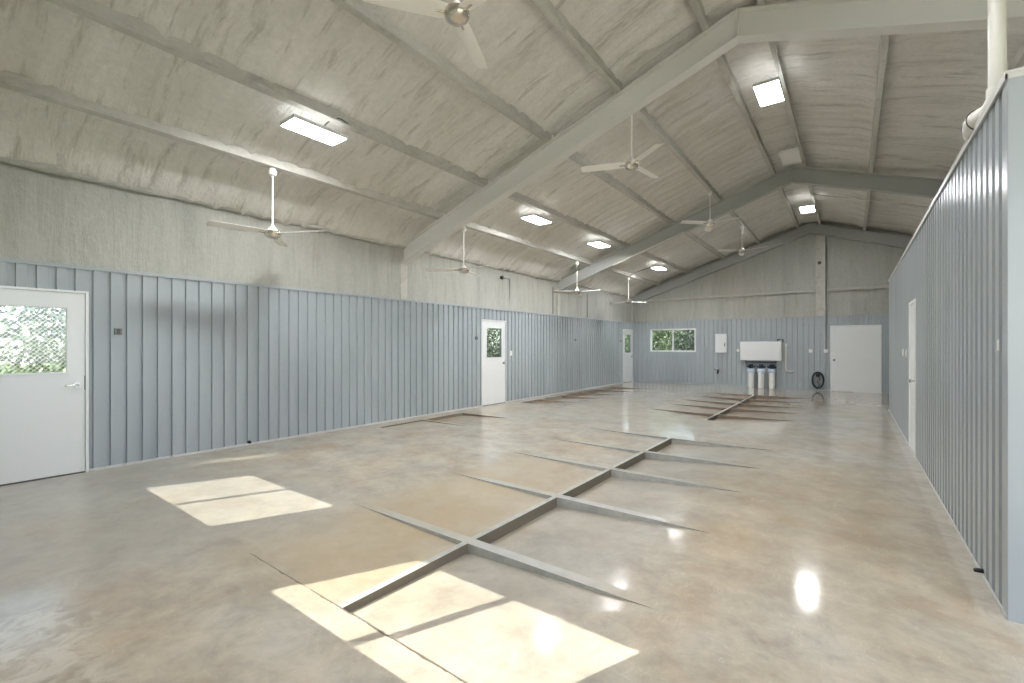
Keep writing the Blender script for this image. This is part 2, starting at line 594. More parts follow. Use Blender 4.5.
# door and window openings ------------------------------------------------
LD = [(0.30, 1.27), (8.16, 9.11), (16.42, 17.37)]        # doors of the left wall (y range of the frame)
LO = [(a, b_, 0.0, 2.06) for a, b_ in LD]
ED = (-0.55, 0.71)
EW = (-6.31, -4.63, 1.21, 2.05)
EO = [(ED[0], ED[1], 0.0, 2.06), (EW[0], EW[1], EW[2], EW[3])]
NA = (-6.50, -4.87, 1.52, 2.30)
NB = (-3.45, -1.83, 1.37, 2.09)
ND = (1.00, 4.60, 0.0, 3.05)
RD = (0.10, 3.30, 0.0, 2.90)
def grow(o, g): return (o[0] - g, o[1] + g, max(0.0, o[2] - (g if o[2] > 0 else 0)), o[3] + g)
NO = [grow(NA, 0.05), grow(NB, 0.05), ND]

liner('wall_left', YN, YE, ZM, lambda u, d, z: (XL - d, u, z), LO, phase=0.67)
liner('wall_end', XL, XR, ZM + 0.02, lambda u, d, z: (u, YE + d, z), EO, phase=-0.48)
liner('wall_near', XL, XR, ZM, lambda u, d, z: (u, YN - d, z), [grow(NA, .12)[:2] + (NA[2] - .12, 2.33), grow(NB, .12), (ND[0], ND[1], 0.0, 2.33)], phase=-0.48)
liner('wall_far_right', YN, YE, ZM, lambda u, d, z: (XR + d, u, z), [(RD[0], RD[1], 0.0, 2.33)], phase=0.67)

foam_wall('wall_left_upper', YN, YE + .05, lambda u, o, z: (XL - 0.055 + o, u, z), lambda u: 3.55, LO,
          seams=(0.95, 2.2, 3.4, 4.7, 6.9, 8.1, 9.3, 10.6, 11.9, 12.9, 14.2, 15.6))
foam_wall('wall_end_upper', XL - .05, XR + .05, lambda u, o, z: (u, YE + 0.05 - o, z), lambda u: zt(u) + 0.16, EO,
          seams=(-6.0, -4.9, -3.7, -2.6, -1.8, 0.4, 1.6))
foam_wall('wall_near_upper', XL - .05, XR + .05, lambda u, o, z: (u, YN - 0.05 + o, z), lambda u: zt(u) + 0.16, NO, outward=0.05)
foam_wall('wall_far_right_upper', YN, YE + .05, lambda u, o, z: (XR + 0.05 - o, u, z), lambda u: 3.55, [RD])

# partition: the boxed-in rooms on the right
PD = (7.80, 8.60)
liner('wall_right', YC, 13.15, ZR, lambda u, d, z: (XP + d, u, z), [(PD[0], PD[1], 0.0, 2.05)], phase=3.80)
liner('wall_right_return', XP, XR, ZR, lambda u, d, z: (u, YC + d, z), (), phase=XP + 0.22, flat_to=XP + 0.2)
liner('wall_right_far', XP, XR, ZR, lambda u, d, z: (u, 13.15 - d, z), (), phase=XP + 0.08)
b = MB()
b.box(XP + 0.02, XR, YC + 0.03, 13.12, ZR - 0.06, ZR - 0.02)
b.box(XP + 0.02, XP + 0.10, YC + 0.03, PD[0] - 0.0, 0.0, ZR - 0.06)
b.box(XP + 0.02, XP + 0.10, PD[1] + 0.0, 13.12, 0.0, ZR - 0.06)
b.box(XP + 0.02, XP + 0.10, PD[0], PD[1], 2.06, ZR - 0.06)
tag(b.build('wall_right_core', M['foam_wall']), kind='structure')

def trim(name, parts, m=None, bevel=0.002):
    b = MB()
    for p in parts:
        b.box(*p)
    return tag(b.build(name, m or M['trim'], bevel=bevel), kind='structure')
trim('trim_1', [(XL - 0.05, XL + 0.012, YN, YE, ZM, ZM + 0.018), (XL - 0.001, XL + 0.012, YN, YE, ZM - 0.022, ZM)], M['liner'])
trim('trim_2', [(XL, XR, YE - 0.012, YE + 0.05, ZM + 0.02, ZM + 0.036)], M['liner'])
trim('trim_3', [(XP - 0.014, XP + 0.10, YC - 0.015, 13.165, ZR, ZR + 0.016), (XP - 0.014, XP - 0.001, YC - 0.015, 13.165, ZR - 0.03, ZR)], M['trim'])
trim('trim_4', [(XP + 0.10, XR, YC - 0.015, YC + 0.07, ZR, ZR + 0.016), (XP - 0.014, XR, YC - 0.015, YC - 0.002, ZR - 0.03, ZR)], M['trim'])
trim('trim_5', [(XP - 0.004, XP + 0.02, YC - 0.006, YC + 0.07, 0.0, ZR - 0.03), (XP - 0.004, XP + 0.10, YC - 0.012, YC - 0.001, 0.0, ZR - 0.03)], M['liner'])
bl = []
prev = YN
for a, c in LD + [(YE, YE)]:
    bl.append((XL, XL + 0.010, prev, a, 0.0, 0.03)); prev = c
trim('baseboard_left', [p for p in bl if p[3] - p[2] > .02], M['trim'])
trim('baseboard_end', [(XL, ED[0], YE - 0.012, YE - 0.001, 0, 0.03), (ED[1], XR, YE - 0.012, YE - 0.001, 0, 0.03)], M['liner'])
trim('baseboard_right', [(XP - 0.010, XP, YC, PD[0], 0, 0.02), (XP - 0.010, XP, PD[1], 13.15, 0, 0.02)], M['trim'])

# ------------------------------------------------------------------ ceiling: sprayed foam between purlins
PX = [-5.95, -4.87, -3.63, -2.50, -1.38, -0.85, 0.27, 1.45, 2.70, 3.85]
def build_ceiling():
    b = MB()
    xs = []
    x = XL - 0.06
    while x < XR + 0.06:
        xs.append(x); x += 0.085
    xs.append(XR + 0.06)
    xs.append(AX)
    xs = sorted(xs)
    dy = 0.07
    ny = int((YE + 0.3 - (YN - 0.1)) / dy) + 1
    def zf(x, y):
        z = zt(x) + 0.155
        # pan ribs of the roof sheet telegraph through as irregular ridges
        yy = y + 0.05 * noise.noise(Vector((x * 0.6, y * 0.7, 3)))
        ph = (yy / 0.305) % 1.0
        ridge = math.exp(-((ph - 0.5) / 0.11) ** 2)
        amp = 0.5 + 0.9 * noise.noise(Vector((x * 0.9, round(yy / 0.305) * 1.7, 11)))
        z -= 0.056 * ridge * max(amp, 0.15)
        z -= 0.030 * noise.noise(Vector((x * 0.8, y * 1.1, 0)))
        z -= 0.012 * noise.noise(Vector((x * 1.4, y * 5.0, 5)))
        # foam piled against the purlins
        for p in PX:
            d = abs(x - p)
            if d < 0.22:
                z -= (0.05 + 0.03 * noise.noise(Vector((p, y * 2.2, 1)))) * (1 - d / 0.22) ** 1.5
        for e in (XL, XR):
            d = abs(x - e)
            if d < 0.40:
                z -= (0.20 + 0.03 * noise.noise(Vector((e, y * 1.8, 9)))) * (1 - d / 0.40) ** 0.8
        if abs(x - AX) < 0.28:
            z = min(z, zt(0) * 0 + 5.40)
        return z
    n = len(xs)
    for j in range(ny):
        y = YN - 0.1 + j * dy
        for x in xs:
            b.v.append((x, y, zf(x, y)))
    for j in range(ny - 1):
        for i in range(n - 1):
            a = j * n + i
            b.f.append((a, a + n, a + n + 1, a + 1)); b.mi.append(0)
    k = len(b.v)
    y0, y1 = YN - 0.1, YN - 0.1 + (ny - 1) * dy
    b.v += [(XL - .25, y0, zt(XL) + .30), (AX, y0, zt(AX) + .36), (XR + .25, y0, zt(XR) + .30),
            (XL - .25, y1, zt(XL) + .30), (AX, y1, zt(AX) + .36), (XR + .25, y1, zt(XR) + .30)]
    b.f += [(k, k + 1, k + 4, k + 3), (k + 1, k + 2, k + 5, k + 4)]; b.mi += [0, 0]
    b.v += [(XL - .25, y0, 3.2), (XL - .25, y1, 3.2), (XR + .25, y0, 3.2), (XR + .25, y1, 3.2)]
    b.f += [(k, k + 3, k + 7, k + 6), (k + 2, k + 8, k + 9, k + 5)]; b.mi += [0, 0]
    b.f += [(k + 6, k + 7, (ny - 1) * n, 0)]; b.mi += [0]
    b.f += [(k + 8, k + 9, ny * n - 1, n - 1)]; b.mi += [0]
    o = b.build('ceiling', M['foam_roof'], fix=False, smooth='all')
    tag(o, kind='structure')
build_ceiling()

# gable closures above foam walls are the foam walls themselves

# lumpy foam bead where the roof meets the left wall
b = MB()
pts, rr = [], []
for k in range(260):
    y = YN + 0.02 + k * (YE - YN - 0.04) / 259
    q = noise.noise(Vector((y * 1.6, 0, 4)))
    pts.append((XL - 0.01 + 0.012 * q, y, 3.375 + 0.03 * noise.noise(Vector((y * 0.9, 3, 1)))))
    rr.append(0.045 + 0.018 * q + 0.012 * noise.noise(Vector((y * 7, 1, 1))))
b.tube(pts, rr, 10)
tag(b.build('trim_6', M['foam_wall'], smooth=True), kind='structure')

# ------------------------------------------------------------------ purlins
PL = ['lowest long roof purlin on the left slope, carrying the low row of fans',
      'second long roof purlin up the left slope, beside the left row of lights',
      'third long roof purlin up the left slope, midway between wall and ridge',
      'fourth long roof purlin up the left slope, carrying the high row of fans',
      'long roof purlin just left of the ridge',
      'long roof purlin just right of the ridge, with the ridge lights hung below it',
      'first long roof purlin down the right slope, left of the white drain pipe',
      'second long roof purlin down the right slope, above the partitioned rooms',
      'third long roof purlin down the right slope, above the partitioned rooms',
      'lowest long roof purlin on the right slope, next to the outer wall']
for i, x in enumerate(PX):
    s_ = 1 if x < AX else -1
    z = zt(x)
    k = 0.333 * s_
    Wd, t_ = 0.065, 0.006
    b = MB()
    # C-section: web on the ridge side, flange towards the eave, lip at its edge
    poly = [(x, z), (x - s_ * Wd, z - k * Wd * s_ * s_), (x - s_ * Wd, z - k * Wd * s_ * s_ + 0.02), (x - s_ * (Wd - t_), z - k * (Wd - t_) * s_ * s_ + 0.02),
            (x - s_ * (Wd - t_), z - k * (Wd - t_) * s_ * s_ + t_), (x - s_ * t_, z + t_), (x - s_ * t_, z + 0.17), (x, z + 0.17)]
    poly = [(px_, pz if s_ == 1 else pz) for px_, pz in poly]
    if s_ == -1:
        # mirror heights: slope falls to the right
        poly = [(x, z), (x + Wd, z - 0.333 * Wd), (x + Wd, z - 0.333 * Wd + 0.02), (x + Wd - t_, z - 0.333 * (Wd - t_) + 0.02),
                (x + Wd - t_, z - 0.333 * (Wd - t_) + t_), (x + t_, z + t_), (x + t_, z + 0.17), (x, z + 0.17)]
    b.prism(poly, YN - 0.04, YE + 0.04)
    o = b.build('roof_purlin', M['purlin'])
    tag(o, PL[i], 'roof beam', 'steel purlins along the roof')

# ------------------------------------------------------------------ rigid frames
def sloped(b, xa, xb, y0, y1, za, zb_):
    """slab following the rafter: za/zb_ offsets below zt"""
    for_ = [(xa, zt(xa) + za), (xb, zt(xb) + za), (xb, zt(xb) + zb_), (xa, zt(xa) + zb_)]
    b.prism(for_, y0, y1)

def rigid_frame(y, label, steel=None, hw=0.08):
    steel = steel or M['steel']
    root = empty('roof_frame', (0, 0, 0))
    tag(root, label, 'roof frame', 'steel rigid frames')
    for side, xa, xb in (('l', XL - 0.04, AX), ('r', AX, XR + 0.04)):
        b = MB()
        sloped(b, xa, xb, y - 0.006, y + 0.006, -0.012, -0.318)
        web = b.build('rafter', steel, root)
        b = MB()
        sloped(b, xa, xb, y - hw, y + hw, -0.001, -0.014)
        b.build('upper_flange', steel, web)
        b = MB()
        sloped(b, xa, xb, y - hw, y + hw, -0.316, -0.330)
        b.build('lower_flange', steel, web)
    b = MB()
    b.box(AX - 0.008, AX + 0.008, y - hw + 0.005, y + hw - 0.005, zt(AX) - 0.325, zt(AX) - 0.012)
    b.build('ridge_plate', steel, root)
    # corner stiffener and column at the left wall
    b = MB()
    b.box(XL - 0.045, XL - 0.032, y - hw, y + hw, 0.0, zt(XL) - 0.25)
    b.build('column', M['purlin'], root)
    b = MB()
    b.box(XR + 0.022, XR + 0.045, y - hw, y + hw, 0.0, zt(XR) - 0.25)
    b.build('column', M['purlin'], root)
    # bolted purlin clips
    for x in PX:
        b = MB()
        b.box(x + 0.004, x + 0.012, y - 0.03, y + 0.03, zt(x) - 0.004, zt(x) + 0.11)
        b.build('purlin_clip', steel, root)
    return root
rigid_frame(FRAMES[0], 'nearest sloping grey steel frame crossing the roof in front of the ceiling fans')
rigid_frame(FRAMES[1], 'middle sloping grey steel frame crossing the roof halfway down the hall', M['primer'])
rigid_frame(YE - 0.05, 'farthest grey steel frame, against the end gable wall', M['primer'])

# end wall post and girt, both sprayed over
b = MB()
b.box(-0.92, -0.66, YE - 0.03, YE + 0.02, ZM + 0.04, zt(-0.8) - 0.31)
b.box(-0.93, -0.65, YE - 0.042, YE - 0.03, ZM + 0.04, zt(-0.8) - 0.31)
o = b.build('gable_post', M['purlin'], bevel=0.006)
tag(o, 'foam-dusted vertical steel post up the middle of the end gable wall', 'post')
for xa, xb, lb in ((XL + 0.02, -0.95, 'horizontal steel girt across the end gable wall, left of the post'), (-0.63, XR - 0.02, 'horizontal steel girt across the end gable wall, right of the post')):
    b = MB()
    b.box(xa, xb, YE - 0.05, YE + 0.02, 3.15, 3.165)
    b.box(xa, xb, YE - 0.05, YE - 0.044, 3.165, 3.205)
    b.box(xa, xb, YE - 0.035, YE + 0.02, 3.21, 3.225)
    tag(b.build('wall_girt', M['purlin']), lb, 'beam')

# small black box up on the gable post
b = MB()
b.lathe([(0, 0), (0.045, 0), (0.05, 0.02), (0.05, 0.05), (0.03, 0.065), (0, 0.065)])
o = b.build('junction_box', M['dark'], smooth=True)
o.rotation_euler = (PI / 2, 0, 0)
o.location = (-0.83, YE - 0.042, 4.06)
tag(o, 'small round black box high on the end gable post', 'junction box')

# ------------------------------------------------------------------ doors and windows
def lever(parent, o, out, along):
    """lever handle at point o; out = unit normal to the room, along = unit direction of the lever"""
    o, out, along = Vector(o), Vector(out), Vector(along)
    b = MB()
    b.tube([o, o + out * 0.012], 0.032, 20)
    b.tube([o + out * 0.01, o + out * 0.05, o + out * 0.058 + along * 0.012, o + out * 0.058 + along * 0.11], [0.010, 0.010, 0.0095, 0.008], 10)
    h = b.build('handle', M['chrome'], parent, smooth=True)
    return h

def side_door(n, y0, y1, wire=False, hinge_far=True):
    """door of the left wall seen from the room"""
    root = tag(empty('door_%d' % n, (XL, (y0 + y1) / 2, 0)), kind='structure')
    L = lambda y: y - (y0 + y1) / 2
    b = MB()
    f = 0.026
    b.box(-0.12, 0.012, L(y0), L(y0) + f, 0, 2.06)
    b.box(-0.12, 0.012, L(y1) - f, L(y1), 0, 2.06)
    b.box(-0.12, 0.012, L(y0) + f, L(y1) - f, 2.06 - f, 2.06)
    b.build('door_frame', M['white'], root, bevel=0.002)
    b = MB(); b.box(-0.11, -0.002, L(y0) + f, L(y1) - f, 0.0, 0.012)
    b.build('threshold', M['dark'], root)
    ya, yb = L(y0) + f + 0.004, L(y1) - f - 0.004
    wy0, wy1, wz0, wz1 = ya + 0.17, yb - 0.15, 1.15, 1.86
    b = MB()
    b.box(-0.05, -0.006, ya, wy0, 0.015, 2.033)
    b.box(-0.05, -0.006, wy1, yb, 0.015, 2.033)
    b.box(-0.05, -0.006, wy0, wy1, 0.015, wz0)
    b.box(-0.05, -0.006, wy0, wy1, wz1, 2.033)
    leaf = b.build('door_leaf', M['white'], root)
    b = MB()
    r = 0.022
    b.box(-0.056, 0.002, wy0 - r, wy0, wz0 - r, wz1 + r)
    b.box(-0.056, 0.002, wy1, wy1 + r, wz0 - r, wz1 + r)
    b.box(-0.056, 0.002, wy0, wy1, wz0 - r, wz0)
    b.box(-0.056, 0.002, wy0, wy1, wz1, wz1 + r)
    b.build('window_trim', M['white'], leaf, bevel=0.003)
    b = MB(); b.box(-0.032, -0.026, wy0, wy1, wz0, wz1)
    b.build('pane', M['glass'], leaf)
    if wire:
        b = MB()
        st = 0.045
        h = wz1 - wz0
        k = -int(h / st) - 1
        while k * st < (wy1 - wy0):
            for sg in (1, -1):
                a = wy0 + k * st if sg == 1 else wy1 - k * st
                p, q = (a, wz0), (a + sg * h, wz1)
                lo, hi = wy0, wy1
                # clip
                def clip(p, q):
                    (y_a, z_a), (y_b, z_b) = p, q
                    t0, t1 = 0.0, 1.0
                    d = y_b - y_a
                    for lim, s in ((lo, 1), (hi, -1)):
                        ta = (lim - y_a) / d
                        if d * s > 0: t0 = max(t0, ta)
                        else: t1 = min(t1, ta)
                    if t1 - t0 < 0.01: return None
                    return (y_a + d * t0, z_a + (z_b - z_a) * t0), (y_a + d * t1, z_a + (z_b - z_a) * t1)
                c = clip(p, q)
                if c:
                    b.tube([(-0.040, c[0][0], c[0][1]), (-0.040, c[1][0], c[1][1])], 0.0018, 4, False)
            k += 1
        b.build('wire_mesh', M['white'], leaf)
    hy_ = yb - 0.065
    lever(leaf, (-0.006, hy_, 1.0), (1, 0, 0), (0, -1, 0))
    b = MB()
    b.box(-0.0065, -0.003, yb - 0.004, yb + 0.006, 0.94, 1.10)
    b.build('latch_plate', M['dark'], root)
    return root
side_door(1, *LD[0], wire=True)
side_door(2, *LD[1])
side_door(3, *LD[2])

# wide flush door of the end wall
root = tag(empty('door_4', ((ED[0] + ED[1]) / 2, YE, 0)), kind='structure')
hwid = (ED[1] - ED[0]) / 2
b = MB()
b.box(-hwid, -hwid + 0.03, -0.012, 0.10, 0, 2.06)
b.box(hwid - 0.03, hwid, -0.012, 0.10, 0, 2.06)
b.box(-hwid + 0.03, hwid - 0.03, -0.012, 0.10, 2.03, 2.06)
b.build('door_frame', M['white'], root, bevel=0.002)
b = MB(); b.box(-hwid + 0.033, hwid - 0.033, 0.003, 0.048, 0.0, 2.027)
leaf = b.build('door_leaf', M['white'], root, bevel=0.002)
b = MB()
b.tube([(-hwid + 0.10, 0.003, 0.98), (-hwid + 0.10, -0.012, 0.98)], 0.032, 20)
b.tube([(-hwid + 0.10, -0.010, 0.98), (-hwid + 0.10, -0.045, 0.98), (-hwid + 0.10, -0.055, 0.98), (-hwid + 0.10, -0.07, 0.98)], [0.012, 0.014, 0.028, 0.024], 20)
b.build('door_knob', M['chrome'], leaf, smooth=True)
b = MB(); b.box(-hwid + 0.035, -0.05, -0.006, 0.003, 0.0, 0.028)
b.build('door_sweep', M['trim'], leaf)

# white door in the partition
root = tag(empty('door_5', (XP, (PD[0] + PD[1]) / 2, 0)), kind='structure')
hw = (PD[1] - PD[0]) / 2
b = MB()
b.box(-0.012, 0.10, -hw, -hw + 0.04, 0, 2.05)
b.box(-0.012, 0.10, hw - 0.04, hw, 0, 2.05)
b.box(-0.012, 0.10, -hw + 0.04, hw - 0.04, 2.01, 2.05)
b.build('door_frame', M['white'], root, bevel=0.002)
b = MB(); b.box(0.004, 0.045, -hw + 0.044, hw - 0.044, 0.0, 2.006)
leaf = b.build('door_leaf', M['white'], root, bevel=0.002)
b = MB()
b.tube([(0.004, -hw + 0.11, 0.98), (-0.03, -hw + 0.11, 0.98), (-0.05, -hw + 0.11, 0.98), (-0.06, -hw + 0.11, 0.98)], [0.012, 0.012, 0.026, 0.02], 16)
b.build('door_knob', M['chrome'], leaf, smooth=True)

def slider(name, x0, x1, z0, z1, y_in, y_glass, sgn, fr=0.035, thin=False):
    """two-light sliding window in a wall parallel to x; sgn = +1 when outside is +y"""
    root = tag(empty(name, ((x0 + x1) / 2, y_in, z0)), kind='structure')
    w2, h = (x1 - x0) / 2, z1 - z0
    g = y_glass - y_in
    def bx(b, xa, xb, ya, yb, za, zb_):
        b.box(xa, xb, min(ya, yb), max(ya, yb), za, zb_)
    b = MB()
    yo, yi = g + 0.03 * sgn, (g - 0.012 * sgn if thin else -0.01 * sgn)
    bx(b, -w2 - 0.02, -w2 + fr, yi, yo, -0.02, h + 0.02)
    bx(b, w2 - fr, w2 + 0.02, yi, yo, -0.02, h + 0.02)
    bx(b, -w2 + fr, w2 - fr, yi, yo, -0.02, fr)
    bx(b, -w2 + fr, w2 - fr, yi, yo, h - fr, h + 0.02)
    b.build('window_frame', M['white'], root, bevel=0.003)
    b = MB()
    bx(b, -0.026, 0.026, g - 0.012, g + 0.022, fr, h - fr)
    b.build('meeting_rail', M['white'], root)
    for xa, xb, dy in ((-w2 + fr, -0.022, 0.0), (0.022, w2 - fr, 0.010)):
        b = MB(); bx(b, xa, xb, g + dy * sgn, g + (dy + 0.004) * sgn, fr, h - fr)
        b.build('pane', M['glass'], root)
    return root
slider('window_1', *EW, YE, YE + 0.07, 1)
slider('window_2', NA[0] - .035, NA[1] + .035, NA[2] - .035, NA[3] + .035, YN - 0.02, YN - 0.085, -1, thin=True)
slider('window_3', NB[0] - .035, NB[1] + .035, NB[2] - .035, NB[3] + .035, YN - 0.02, YN - 0.085, -1, thin=True)
# jamb of the unseen doorway behind the camera, widened to admit more daylight
b = MB()
b.box(ND[0] - 0.05, ND[0], YN - 0.12, YN + 0.02, 0, ND[3] + 0.05)
b.box(ND[1], ND[1] + 0.05, YN - 0.12, YN + 0.02, 0, ND[3] + 0.05)
b.box(ND[0], ND[1], YN - 0.12, YN + 0.02, ND[3], ND[3] + 0.05)
tag(b.build('door_6', M['white']), kind='structure')

b = MB()  # unseen opening added in the right outer wall for more daylight
b.box(XR - 0.02, XR + 0.14, RD[0] - 0.05, RD[0], 0, RD[3] + 0.05)
b.box(XR - 0.02, XR + 0.14, RD[1], RD[1] + 0.05, 0, RD[3] + 0.05)
b.box(XR - 0.02, XR + 0.14, RD[0], RD[1], RD[3], RD[3] + 0.05)
tag(b.build('door_7', M['white']), kind='structure')

# ------------------------------------------------------------------ ceiling fans
def make_fan(up=0.0):
    """origin at the mount point under the purlin; rod 0.85 m"""
    root = empty('ceiling_fan')
    b = MB()
    b.lathe([(0, -0.0), (0.035, 0.0), (0.04, -0.015), (0.052, -0.04), (0.045, -0.085), (0.02, -0.10), (0, -0.10)], (0, 0, up))
    cp = b.build('canopy', M['fan_white'], root, smooth=True)
    b = MB()
    b.tube([(0, 0, 0.03 + up), (0.0, 0.018, 0.012 + up), (0, 0, -0.006 + up), (0, -0.018, 0.012 + up), (0, 0, 0.03 + up)], 0.004, 6)
    b.build('hanger_hook', M['dark'], cp)
    b = MB(); b.tube([(0, 0, -0.08 + up), (0, 0, -0.78)], 0.0105, 12)
    b.build('downrod', M['fan_white'], root, smooth=True)
    b = MB()
    b.lathe([(0.012, -0.72), (0.018, -0.735), (0.05, -0.775), (0.065, -0.80), (0.065, -0.81), (0, -0.81)])
    b.build('hub_cover', M['fan_white'], root, smooth=True)
    b = MB()
    b.lathe([(0.0, -0.805), (0.085, -0.808), (0.10, -0.82), (0.102, -0.85), (0.09, -0.875), (0.06, -0.897), (0.025, -0.905), (0, -0.906)], n=36)
    b.build('motor_housing', M['nickel'], root, smooth=True)
    for k in range(3):
        a = k * 2 * PI / 3
        R = Matrix.Rotation(a, 4, 'Z')
        b = MB()
        # tapered, pitched, slightly cupped blade
        st = [(0.085, 0.060), (0.14, 0.070), (0.30, 0.074), (0.50, 0.072), (0.66, 0.069), (0.705, 0.066), (0.715, 0.060)]
        tilt = math.radians(13)
        for top in (0, 1):
            for r, hw_ in st:
                for j in range(5):
                    s_ = (j / 4 - 0.5) * 2
                    y = s_ * hw_
                    z = -0.832 - 0.012 * (1 - s_ * s_) * 0.6 + y * math.tan(tilt) + (0.004 if top else 0) - 0.012 * r
                    b.v.append(tuple(R @ Vector((r, y, z))))
        n = len(st)
        for top in (0, 1):
            for i in range(n - 1):
                for j in range(4):
                    q = top * n * 5 + i * 5 + j
                    b.f.append((q, q + 1, q + 6, q + 5)); b.mi.append(0)
        for i in range(n - 1):
            for j in (0, 4):
                q = i * 5 + j
                b.f.append((q, q + 5, q + 5 + n * 5, q + n * 5)); b.mi.append(0)
        for i in (0, n - 1):
            for j in range(4):
                q = i * 5 + j
                b.f.append((q, q + 1, q + 1 + n * 5, q + n * 5)); b.mi.append(0)
        bl_ = b.build('blade', M['fan_white'], root, smooth=True)
        b = MB()
        pts = [R @ Vector((0.07, 0, -0.838)), R @ Vector((0.17, 0, -0.842))]
        b.tube(pts, [0.014, 0.010], 8)
        b.build('blade_iron', M['nickel'], bl_, smooth=True)
    return root
fans = [(-5.95, 2.85, 0.0, 24, 'white three-blade ceiling fan nearest the camera on the low left row, over the left wall'),
        (-5.95, 6.45, 0.0, 108, 'white ceiling fan just past the nearest steel frame, close to the left wall'),
        (-5.95, 10.95, 0.0, 114, 'white ceiling fan above the left wall, just before the middle steel frame'),
        (-5.95, 14.5, 0.0, 54, 'white ceiling fan in the far left corner, beyond the middle steel frame'),
        (-2.50, 2.65, -0.06, 115, 'white ceiling fan with nickel hub cut off by the top edge of the photo'),
        (-2.50, 6.25, 0.0, 82, 'white ceiling fan hanging high just beyond the nearest steel frame'),
        (-2.50, 10.75, -0.12, 108, 'white ceiling fan hanging high in front of the middle steel frame'),
        (-2.50, 14.4, -0.12, 102, 'farthest white ceiling fan of the high row, in front of the end gable')]
protos = {0.0: make_fan(0.0), -0.06: make_fan(-0.06), -0.12: make_fan(-0.12)}
used_f = set()
for x, y, up, a, lb in fans:
    o = copy_tree(protos[up]) if up in used_f else protos[up]
    used_f.add(up)
    o.location = (x - 0.03, y, zt(x - 0.03) - 0.012 - up)
    o.rotation_euler = (0, 0, math.radians(a))
    tag(o, lb, 'ceiling fan', 'ceiling fans')

# ------------------------------------------------------------------ LED panels hung below the purlins
def make_light(lit=True, drop=0.10):
    root = empty('ceiling_light')
    W, L = 0.16, 0.33
    b = MB()
    b.box(-W, W, -L, L, 0.012, 0.045)
    b.box(-W, -W + 0.012, -L, L, 0.0, 0.012)
    b.box(W - 0.012, W, -L, L, 0.0, 0.012)
    b.box(-W + 0.012, W - 0.012, -L, -L + 0.012, 0.0, 0.012)
    b.box(-W + 0.012, W - 0.012, L - 0.012, L, 0.0, 0.012)
    b.build('housing', M['white'], root, bevel=0.003)
    b = MB()
    b.box(-W + 0.0125, W - 0.0125, -L + 0.0125, L - 0.0125, 0.003, 0.009)
    b.build('diffuser', M['lit'] if lit else M['white2'], root)
    if lit:
        for s_ in (-1, 1):
            b = MB(); b.box(s_ * 0.11 - 0.02, s_ * 0.11 + 0.02, -L + 0.06, L - 0.06, 0.0455, 0.049)  # glowing strip added to brighten the ceiling above the panel
            b.build('ceiling_glow_strip', M['ceiling_glow'], root)
    b = MB()
    b.box(-0.05, 0.05, -0.12, 0.12, 0.045, 0.075)
    b.build('driver_box', M['white'], root, bevel=0.004)
    for s_ in (-1, 1):
        b = MB()
        b.tube([(-0.10, s_ * (L - 0.04), 0.045), (0, s_ * (L - 0.06), 0.045 + drop), (0.10, s_ * (L - 0.04), 0.045)], 0.0022, 6)
        b.build('hanger_wire', M['chrome'], root)
    return root
lit_on = make_light()
off = make_light(False)
LZ = 3.93
lights = [(-5.03, 2.88, LZ, 1, 'lit white LED panel light nearest the camera, on the left slope above the left wall'),
          (-5.03, 7.55, LZ, 1, 'lit LED panel on the left slope just past the nearest steel frame'),
          (-5.03, 10.35, LZ, 1, 'second lit LED panel past the nearest frame on the left slope'),
          (-5.03, 14.70, LZ, 1, 'farthest lit LED panel of the left slope, beyond the middle frame'),
          (-0.95, 7.42, 5.04, 1, 'large bright square-looking LED panel under the ridge, nearest of the ridge row'),
          (-0.95, 10.20, 5.04, 0, 'unlit white LED panel hanging under the ridge before the middle steel frame'),
          (-0.95, 14.35, 5.04, 1, 'lit LED panel under the ridge beyond the middle steel frame, near the gable'),
          (-0.95, 2.90, 5.04, 1, 'added lit LED panel under the ridge above the camera, outside the photo'),  # unseen lamp added to light the near frame and ceiling
          (3.10, 1.60, 3.85, 1, 'added lit LED panel over the entry bay right of the camera, outside the photo')]  # unseen lamp added as extra light for the near bay
for i, (x, y, z, on, lb) in enumerate(lights):
    src = lit_on if on else off
    o = src if (i == 0 or not on) else copy_tree(src)
    o.location = (x, y, z)
    if on:
        o.rotation_euler = (0, 0, 0)
    else:
        o.rotation_euler = (math.radians(-3), 0, 0)
    tag(o, lb, 'ceiling light', 'LED panel lights')

def cord(name, pts, r, m, lb, cat, n=8):
    """smooth tube through points (Catmull-Rom)"""
    P = [Vector(p) for p in pts]
    P = [2 * P[0] - P[1]] + P + [2 * P[-1] - P[-2]]
    out = []
    for i in range(1, len(P) - 2):
        for k in range(8):
            t = k / 8
            a, b_, c, d = P[i - 1], P[i], P[i + 1], P[i + 2]
            out.append(0.5 * ((2 * b_) + (c - a) * t + (2 * a - 5 * b_ + 4 * c - d) * t * t + (3 * b_ - a - 3 * c + d) * t ** 3))
    out.append(P[-2])
    b = MB(); b.tube(out, r, n)
    o = b.build(name, m, smooth=True)
    if lb:
        tag(o, lb, cat)
    return o
cord('power_cord', [(-5.0, 2.95, 4.0), (-4.93, 3.02, 4.10), (-4.86, 3.1, 4.13), (-4.885, 3.3, 4.115), (-4.885, 3.8, 4.115), (-4.885, 4.6, 4.11), (-4.88, 5.6, 4.12)], 0.008, M['dark'],
     'black power cord clipped along the purlin by the nearest left light', 'cord')
cord('power_cord', [(-0.9, 7.3, 5.10), (-0.80, 7.1, 5.17), (-0.78, 6.6, 5.28), (-0.80, 6.2, 5.30)], 0.006, M['white2'],
     'thin white cord from the nearest ridge light up to the purlin', 'cord')
